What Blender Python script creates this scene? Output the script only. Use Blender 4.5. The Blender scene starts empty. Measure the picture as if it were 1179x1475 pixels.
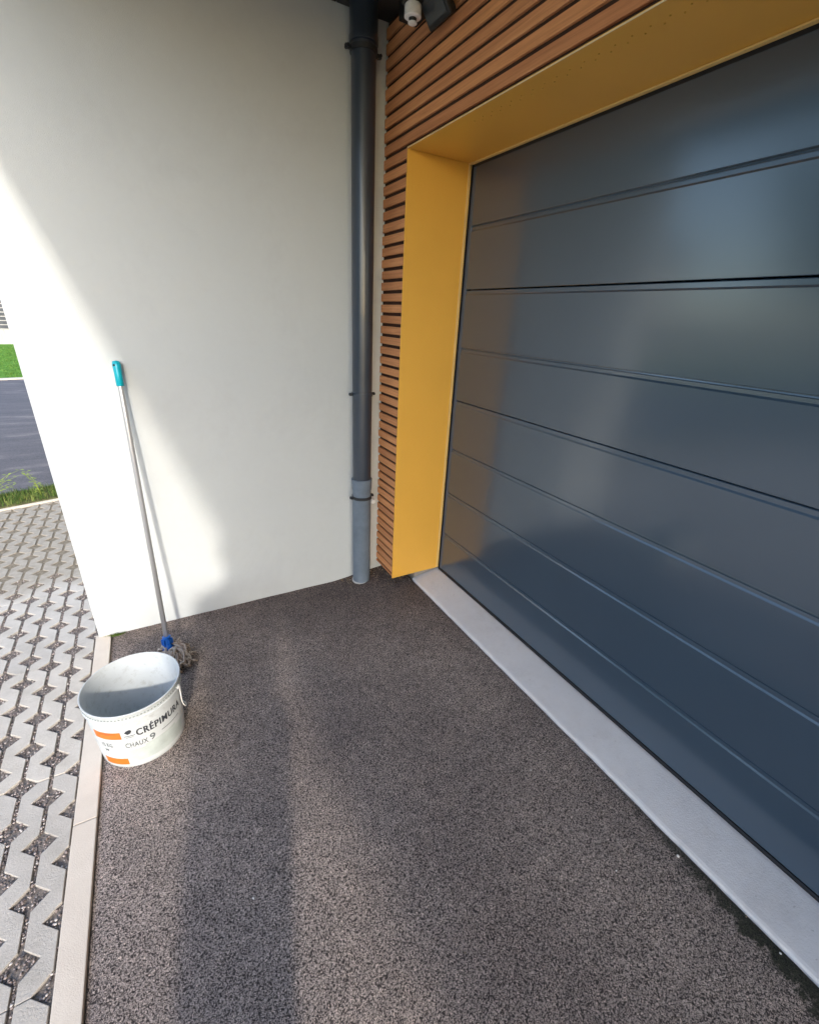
import bpy, bmesh, math, random
import numpy as np
from mathutils import Vector, Matrix, noise

random.seed(7)
rng = np.random.default_rng(7)
SC = bpy.context.scene
COL = SC.collection

# ------------------------------------------------------------------ camera
cam_d = bpy.data.cameras.new('camera')
cam = bpy.data.objects.new('camera', cam_d)
COL.objects.link(cam)
CR = ((-0.8717881044, -0.1588318307, 0.4634198426),
      (0.4876081737, -0.3724033717, 0.7896543533),
      (0.0471568659, 0.9143785749, 0.4021045284))
CP = (1.0667, 2.2110, 1.5)
mw = Matrix(CR).to_4x4()
mw.translation = CP
cam.matrix_world = mw
cam_d.sensor_fit = 'HORIZONTAL'
cam_d.sensor_width = 36.0
cam_d.lens = 637.62 / 1179 * 36.0
cam_d.clip_start = 0.02
cam_d.clip_end = 2000
SC.camera = cam

# ------------------------------------------------------------------ light
SUN = Vector((0.19, 1.0, 0.19 * 2.89)).normalized()          # towards the sun
SUN_EL = math.asin(SUN.z)
world = bpy.data.worlds.new("World")
SC.world = world
world.use_nodes = True
wn = world.node_tree
wn.nodes.clear()
sky = wn.nodes.new('ShaderNodeTexSky')
sky.sky_type = 'NISHITA'
sky.sun_disc = False
sky.sun_elevation = SUN_EL
sky.sun_rotation = math.atan2(SUN.x, SUN.y)
sky.air_density = 1.0
sky.dust_density = 1.2
sky.ozone_density = 1.0
bg = wn.nodes.new('ShaderNodeBackground')
bg.inputs['Strength'].default_value = 0.15
wo = wn.nodes.new('ShaderNodeOutputWorld')
wn.links.new(sky.outputs[0], bg.inputs['Color'])
wn.links.new(bg.outputs[0], wo.inputs['Surface'])

sd = bpy.data.lights.new('sun', 'SUN')
sun = bpy.data.objects.new('sun', sd)
COL.objects.link(sun)
sun.rotation_euler = SUN.to_track_quat('Z', 'Y').to_euler()
sd.energy = 0.85
sd.angle = math.radians(2.0)
sd.color = (1.0, 0.92, 0.82)

SC.view_settings.view_transform = 'Standard'
SC.view_settings.look = 'None'
SC.view_settings.gamma = 1.0
SC.view_settings.use_curve_mapping = False
SC.view_settings.exposure = 1.76

# ------------------------------------------------------------------ helpers
def tag(o, label=None, cat=None, group=None, kind=None):
    if label: o['label'] = label
    if cat: o['category'] = cat
    if group: o['group'] = group
    if kind: o['kind'] = kind
    return o

def empty(name, loc=(0, 0, 0), rz=0):
    o = bpy.data.objects.new(name, None)
    COL.objects.link(o)
    o.location = loc
    o.rotation_euler = (0, 0, rz)
    o.empty_display_size = 0.1
    return o

def mesh_obj(name, verts, faces, mat, parent=None, smooth=False, mats=None):
    me = bpy.data.meshes.new(name)
    me.from_pydata(verts, [], faces)
    me.update()
    for m in (mats or [mat]):
        me.materials.append(m)
    if smooth:
        me.polygons.foreach_set('use_smooth', [True] * len(me.polygons))
    o = bpy.data.objects.new(name, me)
    COL.objects.link(o)
    if parent: o.parent = parent
    return o

def bm_obj(name, bm, mat, parent=None, smooth=False):
    me = bpy.data.meshes.new(name)
    bm.to_mesh(me)
    bm.free()
    me.materials.append(mat)
    if smooth:
        me.polygons.foreach_set('use_smooth', [True] * len(me.polygons))
    o = bpy.data.objects.new(name, me)
    COL.objects.link(o)
    if parent: o.parent = parent
    return o

def add_box(bm, a, b, bevel=0.0, seg=1, rot=None, pivot=None):
    a, b = Vector(a), Vector(b)
    r = bmesh.ops.create_cube(bm, size=1.0)
    vs = r['verts']
    c, s = (a + b) / 2, (b - a)
    for v in vs:
        v.co = Vector((v.co.x * s.x, v.co.y * s.y, v.co.z * s.z)) + c
    if bevel > 0:
        es = list({e for v in vs for e in v.link_edges})
        rr = bmesh.ops.bevel(bm, geom=es, offset=bevel, segments=seg, affect='EDGES', profile=0.6)
        vs = list({v for f in rr['faces'] for v in f.verts} | {v for v in vs if v.is_valid})
    if rot is not None:
        pv = Vector(pivot) if pivot is not None else c
        for v in vs: v.co = pv + rot @ (v.co - pv)
    return vs

def box_obj(name, a, b, mat, parent=None, bevel=0.0, seg=1, rot=None, pivot=None):
    bm = bmesh.new()
    add_box(bm, a, b, bevel, seg, rot, pivot)
    return bm_obj(name, bm, mat, parent)

def lathe(bm, prof, n=48, M=None, close=False):
    """prof: list of (r, z); revolve about z, transformed by M"""
    rings = []
    for r, z in prof:
        ring = []
        if r < 1e-6:
            v = Vector((0, 0, z))
            if M is not None: v = M @ v
            ring = [bm.verts.new(v)] * n
        else:
            for i in range(n):
                a = 2 * math.pi * i / n
                v = Vector((r * math.cos(a), r * math.sin(a), z))
                if M is not None: v = M @ v
                ring.append(bm.verts.new(v))
        rings.append(ring)
    for k in range(len(rings) - 1):
        A, B = rings[k], rings[k + 1]
        for i in range(n):
            j = (i + 1) % n
            q = []
            for v in (A[i], A[j], B[j], B[i]):
                if v not in q: q.append(v)
            if len(q) >= 3:
                try: bm.faces.new(q)
                except ValueError: pass
    return rings

def axis_matrix(p0, p1):
    p0, p1 = Vector(p0), Vector(p1)
    q = (p1 - p0).to_track_quat('Z', 'Y')
    m = q.to_matrix().to_4x4()
    m.translation = p0
    return m

def tube_data(pts, rad, n=6):
    """returns verts, faces of a tube along pts"""
    V, F = [], []
    P = [Vector(p) for p in pts]
    up = Vector((0.13, 0.21, 1)).normalized()
    for i, p in enumerate(P):
        t = (P[min(i + 1, len(P) - 1)] - P[max(i - 1, 0)]).normalized()
        a = t.cross(up)
        if a.length < 1e-3: a = t.cross(Vector((1, 0, 0)))
        a.normalize()
        b = t.cross(a)
        r = rad[i] if isinstance(rad, (list, tuple)) else rad
        for k in range(n):
            w = 2 * math.pi * k / n
            V.append(p + a * (r * math.cos(w)) + b * (r * math.sin(w)))
    for i in range(len(P) - 1):
        for k in range(n):
            l = (k + 1) % n
            F.append((i * n + k, i * n + l, (i + 1) * n + l, (i + 1) * n + k))
    F.append(tuple(range(n))[::-1])
    F.append(tuple((len(P) - 1) * n + k for k in range(n)))
    return V, F

def join_data(parts):
    V, F = [], []
    for v, f in parts:
        o = len(V)
        V += list(v)
        F += [tuple(i + o for i in q) for q in f]
    return V, F

# ------------------------------------------------------------------ materials
class NT:
    def __init__(self, name, rough=0.6, base=(0.5, 0.5, 0.5), metallic=0.0, spec=0.5, coat=0.0):
        self.m = bpy.data.materials.new(name)
        self.m.use_nodes = True
        self.t = self.m.node_tree
        self.b = self.t.nodes['Principled BSDF']
        self.b.inputs['Base Color'].default_value = (*base, 1)
        self.b.inputs['Roughness'].default_value = rough
        self.b.inputs['Metallic'].default_value = metallic
        self.b.inputs['Specular IOR Level'].default_value = spec
        self.b.inputs['Coat Weight'].default_value = coat
        self.co = None
    def n(self, typ, **kw):
        nd = self.t.nodes.new(typ)
        for k, v in kw.items(): setattr(nd, k, v)
        return nd
    def l(self, a, b): self.t.links.new(a, b)
    def coord(self):
        if self.co is None: self.co = self.n('ShaderNodeTexCoord').outputs['Object']
        return self.co
    def mapped(self, scale=(1, 1, 1), rot=(0, 0, 0)):
        mp = self.n('ShaderNodeMapping')
        mp.inputs['Scale'].default_value = scale
        mp.inputs['Rotation'].default_value = rot
        self.l(self.coord(), mp.inputs['Vector'])
        return mp.outputs[0]
    def noise(self, scale, detail=4, rough=0.55, vec=None, dist=0.0):
        nd = self.n('ShaderNodeTexNoise')
        nd.inputs['Scale'].default_value = scale
        nd.inputs['Detail'].default_value = detail
        nd.inputs['Roughness'].default_value = rough
        nd.inputs['Distortion'].default_value = dist
        self.l(vec if vec is not None else self.coord(), nd.inputs['Vector'])
        return nd.outputs['Fac']
    def voro(self, scale, feature='F1', vec=None):
        nd = self.n('ShaderNodeTexVoronoi', feature=feature)
        nd.inputs['Scale'].default_value = scale
        self.l(vec if vec is not None else self.coord(), nd.inputs['Vector'])
        return nd
    def ramp(self, fac, stops):
        r = self.n('ShaderNodeValToRGB')
        el = r.color_ramp.elements
        while len(el) < len(stops): el.new(0.5)
        for e, (p, c) in zip(el, stops):
            e.position = p
            e.color = (*c, 1) if len(c) == 3 else c
        self.l(fac, r.inputs[0])
        return r.outputs[0]
    def mix(self, fac, a, b, mode='MIX'):
        m = self.n('ShaderNodeMix', data_type='RGBA', blend_type=mode)
        for s, v in ((0, fac), (6, a), (7, b)):
            if isinstance(v, (int, float)): m.inputs[s].default_value = v
            elif isinstance(v, tuple): m.inputs[s].default_value = (*v, 1)
            else: self.l(v, m.inputs[s])
        return m.outputs[2]
    def math(self, op, a, b=0.0, clamp=False):
        m = self.n('ShaderNodeMath', operation=op)
        m.use_clamp = clamp
        for s, v in ((0, a), (1, b)):
            if isinstance(v, (int, float)): m.inputs[s].default_value = v
            else: self.l(v, m.inputs[s])
        return m.outputs[0]
    def base(self, c): self.l(c, self.b.inputs['Base Color'])
    def rough(self, c): self.l(c, self.b.inputs['Roughness'])
    def bump(self, h, dist=0.001, strength=1.0, prev=None):
        b = self.n('ShaderNodeBump')
        b.inputs['Distance'].default_value = dist
        b.inputs['Strength'].default_value = strength
        self.l(h, b.inputs['Height'])
        if prev is not None: self.l(prev, b.inputs['Normal'])
        self.l(b.outputs[0], self.b.inputs['Normal'])
        return b.outputs[0]

def simple(name, base, rough=0.5, metallic=0.0, spec=0.5, var=0.08, scale=6.0, bump=0.0, bscale=200.0, coat=0.0):
    k = NT(name, rough, base, metallic, spec, coat)
    lo = tuple(max(0, c * (1 - var)) for c in base)
    hi = tuple(min(1, c * (1 + var)) for c in base)
    k.base(k.ramp(k.noise(scale, 5), [(0.3, lo), (0.7, hi)]))
    if bump: k.bump(k.noise(bscale, 3), bump)
    return k.m

# render (wall plaster)
k = NT('mat_render_plaster', 0.85, spec=0.2)
c = k.ramp(k.noise(1.3, 5, 0.6), [(0.3, (0.575, 0.608, 0.612)), (0.7, (0.605, 0.638, 0.642))])
c = k.mix(k.math('MULTIPLY', k.noise(38, 4), 0.16), c, (0.47, 0.48, 0.49))
c = k.mix(k.ramp(k.noise(2.6, 8, 0.8, None, 0.4), [(0.5, (0, 0, 0)), (0.8, (0.5,) * 3)]), c, (0.50, 0.52, 0.53))
k.base(c)
nb = k.bump(k.noise(340, 3, 0.65), 0.0012, 0.8)
k.bump(k.noise(7, 3), 0.004, 0.35, nb)
M_PLASTER = k.m

# asphalt
def asphalt(name, worn=(0.50, 0.425, 0.385), dark=(0.048, 0.040, 0.038), cell=290, moss=True, bump=0.0035):
    k = NT(name, 0.75, spec=0.3)
    wv = k.n('ShaderNodeVectorMath', operation='ADD')  # jittered grain coordinates
    nz = k.n('ShaderNodeTexNoise'); nz.inputs['Scale'].default_value = 150; nz.inputs['Detail'].default_value = 2
    k.l(k.coord(), nz.inputs['Vector'])
    sc = k.n('ShaderNodeVectorMath', operation='SCALE'); sc.inputs['Scale'].default_value = 0.012
    k.l(nz.outputs['Color'], sc.inputs[0]); k.l(k.coord(), wv.inputs[0]); k.l(sc.outputs[0], wv.inputs[1])
    v1 = k.voro(cell, 'F1', wv.outputs[0])
    v2 = k.voro(cell * 1.9, 'F1', wv.outputs[0])
    sep = k.n('ShaderNodeSeparateColor'); k.l(v1.outputs['Color'], sep.inputs[0])
    sep2 = k.n('ShaderNodeSeparateColor'); k.l(v2.outputs['Color'], sep2.inputs[0])
    stone = k.ramp(sep.outputs[0], [(0.0, tuple(x * 0.55 for x in worn)), (0.35, tuple(x * 0.85 for x in worn)),
                                    (0.8, tuple(x * 1.15 for x in worn)), (1.0, (worn[0] * 1.9, worn[1] * 1.85, worn[2] * 1.8))])
    fine = k.ramp(sep2.outputs[1], [(0.0, tuple(x * 0.5 for x in worn)), (1.0, tuple(x * 1.3 for x in worn))])
    c = k.mix(0.42, stone, fine)
    # open texture: pits between the grains
    nlow = k.noise(cell * 0.6, 5, 0.8)
    h1 = k.math('SUBTRACT', 1.0, k.math('MULTIPLY', v1.outputs['Distance'], 1.25))
    h = k.math('ADD', k.math('MULTIPLY', h1, 0.5), k.math('MULTIPLY', nlow, 0.9))
    pit = k.ramp(h, [(0.53, (1, 1, 1)), (0.71, (0, 0, 0))])
    c = k.mix(pit, c, dark)
    big = k.noise(1.6, 4, 0.6)
    c = k.mix(1.0, c, k.ramp(big, [(0.30, (0.72, 0.71, 0.72)), (0.5, (0.96, 0.95, 0.94)), (0.70, (1.2, 1.18, 1.15))]), 'MULTIPLY')
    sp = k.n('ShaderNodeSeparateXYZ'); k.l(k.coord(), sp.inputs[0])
    # darker and browner towards the corner by the downpipe
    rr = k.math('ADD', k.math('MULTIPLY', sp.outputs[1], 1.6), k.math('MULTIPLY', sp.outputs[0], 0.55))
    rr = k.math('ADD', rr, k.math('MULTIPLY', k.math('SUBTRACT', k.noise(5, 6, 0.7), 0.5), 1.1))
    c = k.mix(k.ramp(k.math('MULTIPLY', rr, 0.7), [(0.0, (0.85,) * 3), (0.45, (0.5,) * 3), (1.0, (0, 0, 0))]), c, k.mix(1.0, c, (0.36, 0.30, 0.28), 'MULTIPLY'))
    # pale worn scuffs and fine dust
    du = k.ramp(k.noise(7, 7, 0.75), [(0.55, (0, 0, 0)), (0.72, (0.4,) * 3)])
    c = k.mix(du, c, k.mix(1.0, c, (1.45, 1.38, 1.30), 'MULTIPLY'))
    mid = k.noise(22, 4, 0.65)
    c = k.mix(1.0, c, k.ramp(mid, [(0.3, (0.82, 0.82, 0.83)), (0.7, (1.12, 1.11, 1.10))]), 'MULTIPLY')
    if moss:
        sx = k.n('ShaderNodeSeparateXYZ'); k.l(k.coord(), sx.inputs[0])
        # damp mossy margin beside the sill, wider away from the corner
        e = k.math('SUBTRACT', k.math('MULTIPLY', k.math('SUBTRACT', sx.outputs[1], 1.45), 0.09), k.math('ADD', sx.outputs[0], 0.134))
        e = k.math('ADD', k.math('MULTIPLY', e, 14.0), k.math('MULTIPLY', k.math('SUBTRACT', k.noise(26, 6, 0.8), 0.5), 2.6))
        mk = k.ramp(e, [(0.0, (0, 0, 0)), (0.35, (1, 1, 1))])
        yk = k.ramp(k.math('MULTIPLY', k.math('SUBTRACT', sx.outputs[1], 1.3), 1.2), [(0.0, (0, 0, 0)), (1.0, (1, 1, 1))])
        mk = k.math('MULTIPLY', k.math('MULTIPLY', mk, yk), 0.92)
        c = k.mix(mk, c, k.ramp(k.noise(120, 3), [(0.3, (0.008, 0.012, 0.008)), (0.7, (0.035, 0.042, 0.022))]))
    k.base(c)
    hh = k.math('ADD', h, k.math('MULTIPLY', k.math('SUBTRACT', 1.0, v2.outputs['Distance']), 0.25))
    k.bump(hh, bump, 1.0)
    return k.m
M_ASPHALT = asphalt('mat_asphalt_apron')
M_ROAD = asphalt('mat_asphalt_road', worn=(0.20, 0.18, 0.19), dark=(0.09, 0.085, 0.09), cell=60, moss=False, bump=0.002)
# long pale streaks on the far road
k = NT('mat_road', 0.7, spec=0.3)
st = k.noise(3.0, 5, 0.65, k.mapped((0.45, 1.5, 1.0), (0, 0, -0.27)))
c = k.ramp(st, [(0.35, (0.085, 0.078, 0.082)), (0.55, (0.12, 0.108, 0.112)), (0.66, (0.24, 0.21, 0.20))])
c = k.mix(0.25, c, k.ramp(k.noise(90, 3), [(0.3, (0.05, 0.05, 0.055)), (0.7, (0.3, 0.28, 0.28))]))
k.base(c); k.bump(k.noise(80, 3), 0.002)
M_ROAD = k.m

# concrete pavers
k = NT('mat_paver_concrete', 0.85, spec=0.25)
oi = k.n('ShaderNodeObjectInfo')
c = k.ramp(k.noise(9, 6, 0.6), [(0.25, (0.56, 0.52, 0.465)), (0.75, (0.69, 0.645, 0.585))])
c = k.mix(k.math('MULTIPLY', k.noise(160, 4, 0.7), 0.35), c, (0.38, 0.36, 0.32))
c = k.mix(k.ramp(k.noise(5, 6, 0.75), [(0.46, (0, 0, 0)), (0.72, (0.6,) * 3)]), c, (0.36, 0.33, 0.28))
c = k.mix(1.0, c, k.ramp(oi.outputs['Random'], [(0, (0.90, 0.90, 0.90)), (1, (1.05, 1.04, 1.02))]), 'MULTIPLY')
geo = k.n('ShaderNodeNewGeometry')
sx = k.n('ShaderNodeSeparateXYZ'); k.l(geo.outputs['Position'], sx.inputs[0])
wn_ = k.n('ShaderNodeTexNoise'); wn_.inputs['Scale'].default_value = 3.0; wn_.inputs['Detail'].default_value = 5
k.l(geo.outputs['Position'], wn_.inputs['Vector'])
far = k.math('ADD', k.math('MULTIPLY', k.math('ADD', sx.outputs[1], 0.55), -2.5), k.math('MULTIPLY', k.math('SUBTRACT', wn_.outputs['Fac'], 0.5), 2.0))
far = k.ramp(far, [(0.0, (0, 0, 0)), (0.5, (1, 1, 1))])
c = k.mix(k.math('MULTIPLY', far, 0.75), c, k.ramp(k.noise(30, 4), [(0.3, (0.27, 0.235, 0.185)), (0.7, (0.42, 0.37, 0.30))]))
k.base(c); k.bump(k.noise(170, 5, 0.75), 0.003, 0.9)
M_PAVER = k.m

k = NT('mat_kerb_stone', 0.85, spec=0.2)
c = k.ramp(k.noise(10, 6, 0.6), [(0.25, (0.66, 0.58, 0.49)), (0.75, (0.76, 0.68, 0.58))])
c = k.mix(k.math('MULTIPLY', k.noise(240, 4, 0.7), 0.35), c, (0.45, 0.40, 0.34))
k.base(c); k.bump(k.noise(300, 4, 0.7), 0.0012, 0.7)
M_KERB = k.m

# soil / gravel bed under the pavers
k = NT('mat_paver_fill', 0.95, spec=0.1)
sx = k.n('ShaderNodeSeparateXYZ'); k.l(k.coord(), sx.inputs[0])
far = k.math('ADD', k.math('MULTIPLY', k.math('ADD', sx.outputs[1], 0.5), -2.2), k.math('MULTIPLY', k.math('SUBTRACT', k.noise(4, 5, 0.6), 0.5), 1.6))
far = k.ramp(far, [(0.0, (0, 0, 0)), (0.45, (1, 1, 1))])
near_c = k.ramp(k.noise(160, 4, 0.7), [(0.3, (0.14, 0.125, 0.115)), (0.7, (0.33, 0.29, 0.26))])
far_c = k.ramp(k.noise(60, 4, 0.7), [(0.3, (0.17, 0.14, 0.10)), (0.7, (0.34, 0.29, 0.22))])
k.base(k.mix(far, near_c, far_c)); k.bump(k.noise(200, 4, 0.7), 0.004)
M_FILL = k.m

def stones_mat(name, cols, rough=0.75):
    k = NT(name, rough, spec=0.35)
    g = k.n('ShaderNodeNewGeometry')
    k.base(k.ramp(g.outputs['Random Per Island'], cols))
    k.bump(k.noise(500, 3), 0.001)
    return k.m
M_GRAVEL = stones_mat('mat_gravel', [(0.0, (0.09, 0.08, 0.078)), (0.35, (0.20, 0.17, 0.165)), (0.65, (0.32, 0.26, 0.24)), (0.85, (0.45, 0.38, 0.35)), (1.0, (0.68, 0.64, 0.6))])
M_CRUMB = stones_mat('mat_crumbs', [(0.0, (0.10, 0.07, 0.05)), (0.5, (0.25, 0.19, 0.13)), (0.8, (0.42, 0.33, 0.22)), (1.0, (0.6, 0.56, 0.5))])

# painted metals
k = NT('mat_anthracite_door', 0.3, (0.05, 0.065, 0.085), spec=0.6, coat=1.0)
k.b.inputs['Coat Roughness'].default_value = 0.16
k.b.inputs['Coat IOR'].default_value = 1.62
c = k.ramp(k.noise(2.0, 4), [(0.3, (0.032, 0.062, 0.098)), (0.7, (0.038, 0.070, 0.108))])
k.base(c)
M_DOOR = k.m
M_GUIDE = simple('mat_guide_rail', (0.08, 0.105, 0.15), 0.4, spec=0.5)
M_PIPE = simple('mat_downpipe', (0.030, 0.042, 0.062), 0.34, spec=0.7, var=0.1, coat=0.2)
M_PIPE2 = simple('mat_downpipe_foot', (0.15, 0.19, 0.24), 0.5, spec=0.4, var=0.14, scale=14)
M_BRACKET = simple('mat_bracket', (0.025, 0.028, 0.033), 0.45)
M_YELLOW = simple('mat_yellow_frame', (0.84, 0.46, 0.075), 0.38, spec=0.4, var=0.03, scale=3, bump=0.0002, bscale=500)
M_TRIM = simple('mat_yellow_trim', (0.82, 0.56, 0.20), 0.4, var=0.04)
M_BLACK = simple('mat_black_gasket', (0.012, 0.012, 0.014), 0.6)
M_BLACKP = simple('mat_black_plastic', (0.006, 0.007, 0.007), 0.5)
M_WHITEP = simple('mat_white_plastic', (0.85, 0.85, 0.83), 0.4, var=0.03)
M_SOFFIT = simple('mat_soffit', (0.035, 0.035, 0.032), 0.6, var=0.2)
M_ROOFEDGE = simple('mat_roof_edge', (0.05, 0.055, 0.06), 0.45)
k = NT('mat_sill_concrete', 0.65, spec=0.25)
c = k.ramp(k.noise(6, 7, 0.7), [(0.3, (0.71, 0.69, 0.685)), (0.7, (0.79, 0.775, 0.77))])
c = k.mix(k.ramp(k.noise(75, 3, 0.6), [(0.68, (0, 0, 0)), (0.74, (0.5,) * 3)]), c, (0.36, 0.34, 0.33))
c = k.mix(k.ramp(k.noise(3.2, 8, 0.8), [(0.52, (0, 0, 0)), (0.75, (0.45,) * 3)]), c, (0.50, 0.47, 0.45))
k.base(c); k.bump(k.noise(180, 4, 0.7), 0.0012, 0.8)
M_SILL = k.m
M_FOOT = simple('mat_footing', (0.30, 0.28, 0.25), 0.9, var=0.2, bump=0.002, bscale=90)
M_DARKB = simple('mat_backing', (0.045, 0.018, 0.009), 0.8)
M_WIN = NT('mat_window_glass', 0.08, (0.03, 0.04, 0.05), spec=0.8).m

# timber slats
k = NT('mat_timber_slat', 0.6, spec=0.3)
oi = k.n('ShaderNodeObjectInfo')
vec = k.mapped((14, 1.2, 40))
shift = k.n('ShaderNodeVectorMath', operation='ADD')
cmb = k.n('ShaderNodeCombineXYZ')
k.l(k.math('MULTIPLY', oi.outputs['Random'], 60.0), cmb.inputs[1])
k.l(vec, shift.inputs[0]); k.l(cmb.outputs[0], shift.inputs[1])
g = k.noise(3.0, 6, 0.65, shift.outputs[0], 0.6)
c = k.ramp(g, [(0.25, (0.54, 0.22, 0.095)), (0.55, (0.74, 0.335, 0.145)), (0.8, (0.84, 0.43, 0.21))])
c = k.mix(1.0, c, k.ramp(oi.outputs['Random'], [(0, (0.84, 0.80, 0.80)), (0.5, (1.0, 1.0, 1.0)), (1, (1.12, 1.12, 1.06))]), 'MULTIPLY')
k.base(c); k.bump(g, 0.0008, 0.6)
M_WOOD = k.m

# grass
def leafmat(name, stops, rough=0.6):
    k = NT(name, rough, spec=0.25)
    g = k.n('ShaderNodeNewGeometry')
    k.base(k.ramp(g.outputs['Random Per Island'], stops))
    return k.m
M_BLADE = leafmat('mat_grass_blade', [(0.0, (0.05, 0.11, 0.02)), (0.6, (0.11, 0.19, 0.035)), (1.0, (0.26, 0.27, 0.08))])
M_LAWNB = leafmat('mat_lawn_blade', [(0.0, (0.06, 0.15, 0.02)), (1.0, (0.15, 0.27, 0.045))])
M_LAWN = simple('mat_lawn', (0.13, 0.28, 0.04), 0.9, spec=0.1, var=0.25, scale=5, bump=0.02, bscale=60)
M_VERGE = simple('mat_verge_soil', (0.12, 0.12, 0.05), 0.95, spec=0.1, var=0.4, scale=14, bump=0.01, bscale=80)
M_EARTH = simple('mat_earth', (0.10, 0.13, 0.05), 0.95, spec=0.1, var=0.3, scale=0.7)
M_LEAF = leafmat('mat_tree_leaf', [(0.0, (0.02, 0.05, 0.012)), (0.7, (0.05, 0.10, 0.02)), (1.0, (0.09, 0.14, 0.03))])
M_WEED = leafmat('mat_weed_leaf', [(0.0, (0.14, 0.24, 0.03)), (1.0, (0.36, 0.42, 0.08))])
M_BARK = simple('mat_bark', (0.12, 0.09, 0.065), 0.9, var=0.3, bump=0.01, bscale=30)
k = NT('mat_low_wall', 0.9, spec=0.15)
k.base(k.ramp(k.noise(5, 5, 0.7, k.mapped((4, 4, 0.6))), [(0.3, (0.46, 0.43, 0.38)), (0.7, (0.72, 0.69, 0.64))]))
M_LOWWALL = k.m
M_FSLAT = simple('mat_fence_slat', (0.11, 0.11, 0.12), 0.7, var=0.25, scale=3)
M_HOUSE = simple('mat_far_house', (0.60, 0.57, 0.50), 0.9, var=0.06)
M_ROOFT = simple('mat_far_roof', (0.10, 0.07, 0.06), 0.8, var=0.2)

# ------------------------------------------------------------------ ground levels
LD = Vector((0.963, 0.270, 0)).normalized()       # direction of the street
LN = Vector((0.270, -0.963, 0)).normalized()      # away from the house
L0 = Vector((2.22, -1.975, 0))
def street(s, t, z=0.0): return L0 + LD * s + LN * t + Vector((0, 0, z))

def apron_z(x, y=0):
    t = min(1, max(0, (0.32 - x) / 0.44))
    return 0.034 * t * t * (3 - 2 * t)

# earth sheet out to the horizon
g = mesh_obj('ground', [(-600, -600, -0.09), (600, -600, -0.09), (600, 600, -0.09), (-600, 600, -0.09)], [(0, 1, 2, 3)], M_EARTH)
tag(g, 'grassy earth around the house and street', kind='structure')

# asphalt apron
xs = np.concatenate([np.linspace(-0.145, 0.5, 66), np.linspace(0.52, 1.431, 60)])
ys = np.concatenate([np.linspace(0.0, 2.6, 200), np.linspace(2.65, 7.9, 40)])
V, F = [], []
for j, y in enumerate(ys):
    for i, x in enumerate(xs):
        xx = x
        z = apron_z(x) + 0.0025 * noise.noise(Vector((x * 5, y * 5, 0))) + 0.0009 * noise.noise(Vector((x * 40, y * 40, 3)))
        if i == 0: xx = x - 0.004 * noise.noise(Vector((1, y * 25, 0))); z -= 0.012
        if i == 1: z -= 0.004
        if i == len(xs) - 1: z -= 0.010; xx += 0.0012 * noise.noise(Vector((9, y * 60, 0)))
        if i == len(xs) - 2: z -= 0.003
        V.append((xx, y, z))
nx = len(xs)
for j in range(len(ys) - 1):
    for i in range(nx - 1):
        a = j * nx + i
        F.append((a, a + 1, a + nx + 1, a + nx))
tag(mesh_obj('asphalt_apron', V, F, M_ASPHALT, smooth=True), 'coarse grey brown asphalt in front of the garage door', kind='structure')
tag(box_obj('asphalt_base', (-0.30, 0.002, -0.085), (1.44, 7.9, -0.022), M_BLACK), 'dark bed beneath the asphalt', kind='structure')

# kerb stones along the asphalt edge
kerb = empty('kerb', (1.465, 0.98, 0))
tag(kerb, 'pale cream kerb between asphalt and grass pavers', kind='structure')
bmk = bmesh.new(); add_box(bmk, (-0.0325, -0.4985, -0.12), (0.0300, 0.4985, 0.006), 0.003, 2)
mk_ = bpy.data.meshes.new('kerb_stone'); bmk.to_mesh(mk_); bmk.free(); mk_.materials.append(M_KERB)
for i in range(8):
    yc = 0.98 - 0.5 + i
    if i == 0: pass
    o = bpy.data.objects.new('kerb_stone', mk_); COL.objects.link(o); o.parent = kerb
    o.location = (0, yc - 0.98, 0.0008 * ((i * 7) % 3 - 1)); o.rotation_euler = (0, 0, 0.0012 * ((i * 5) % 3 - 1))

# paver bed
xs = np.linspace(1.495, 7.2, 40); ys = np.linspace(-3.6, 7.6, 90)
V, F = [], []
for y in ys:
    for x in xs:
        f = min(1, max(0, (-0.45 - y + 0.35 * noise.noise(Vector((x * 2, y * 2, 1)))) / 0.35))
        V.append((x, y, -0.0100 + 0.0050 * f + 0.002 * noise.noise(Vector((x * 8, y * 8, 0)))))
nx = len(xs)
for j in range(len(ys) - 1):
    for i in range(nx - 1):
        a = j * nx + i; F.append((a, a + 1, a + nx + 1, a + nx))
paved = mesh_obj('paved_area', V, F, M_FILL, smooth=True)
tag(paved, 'grass paver driveway beside the house', kind='structure')

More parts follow.
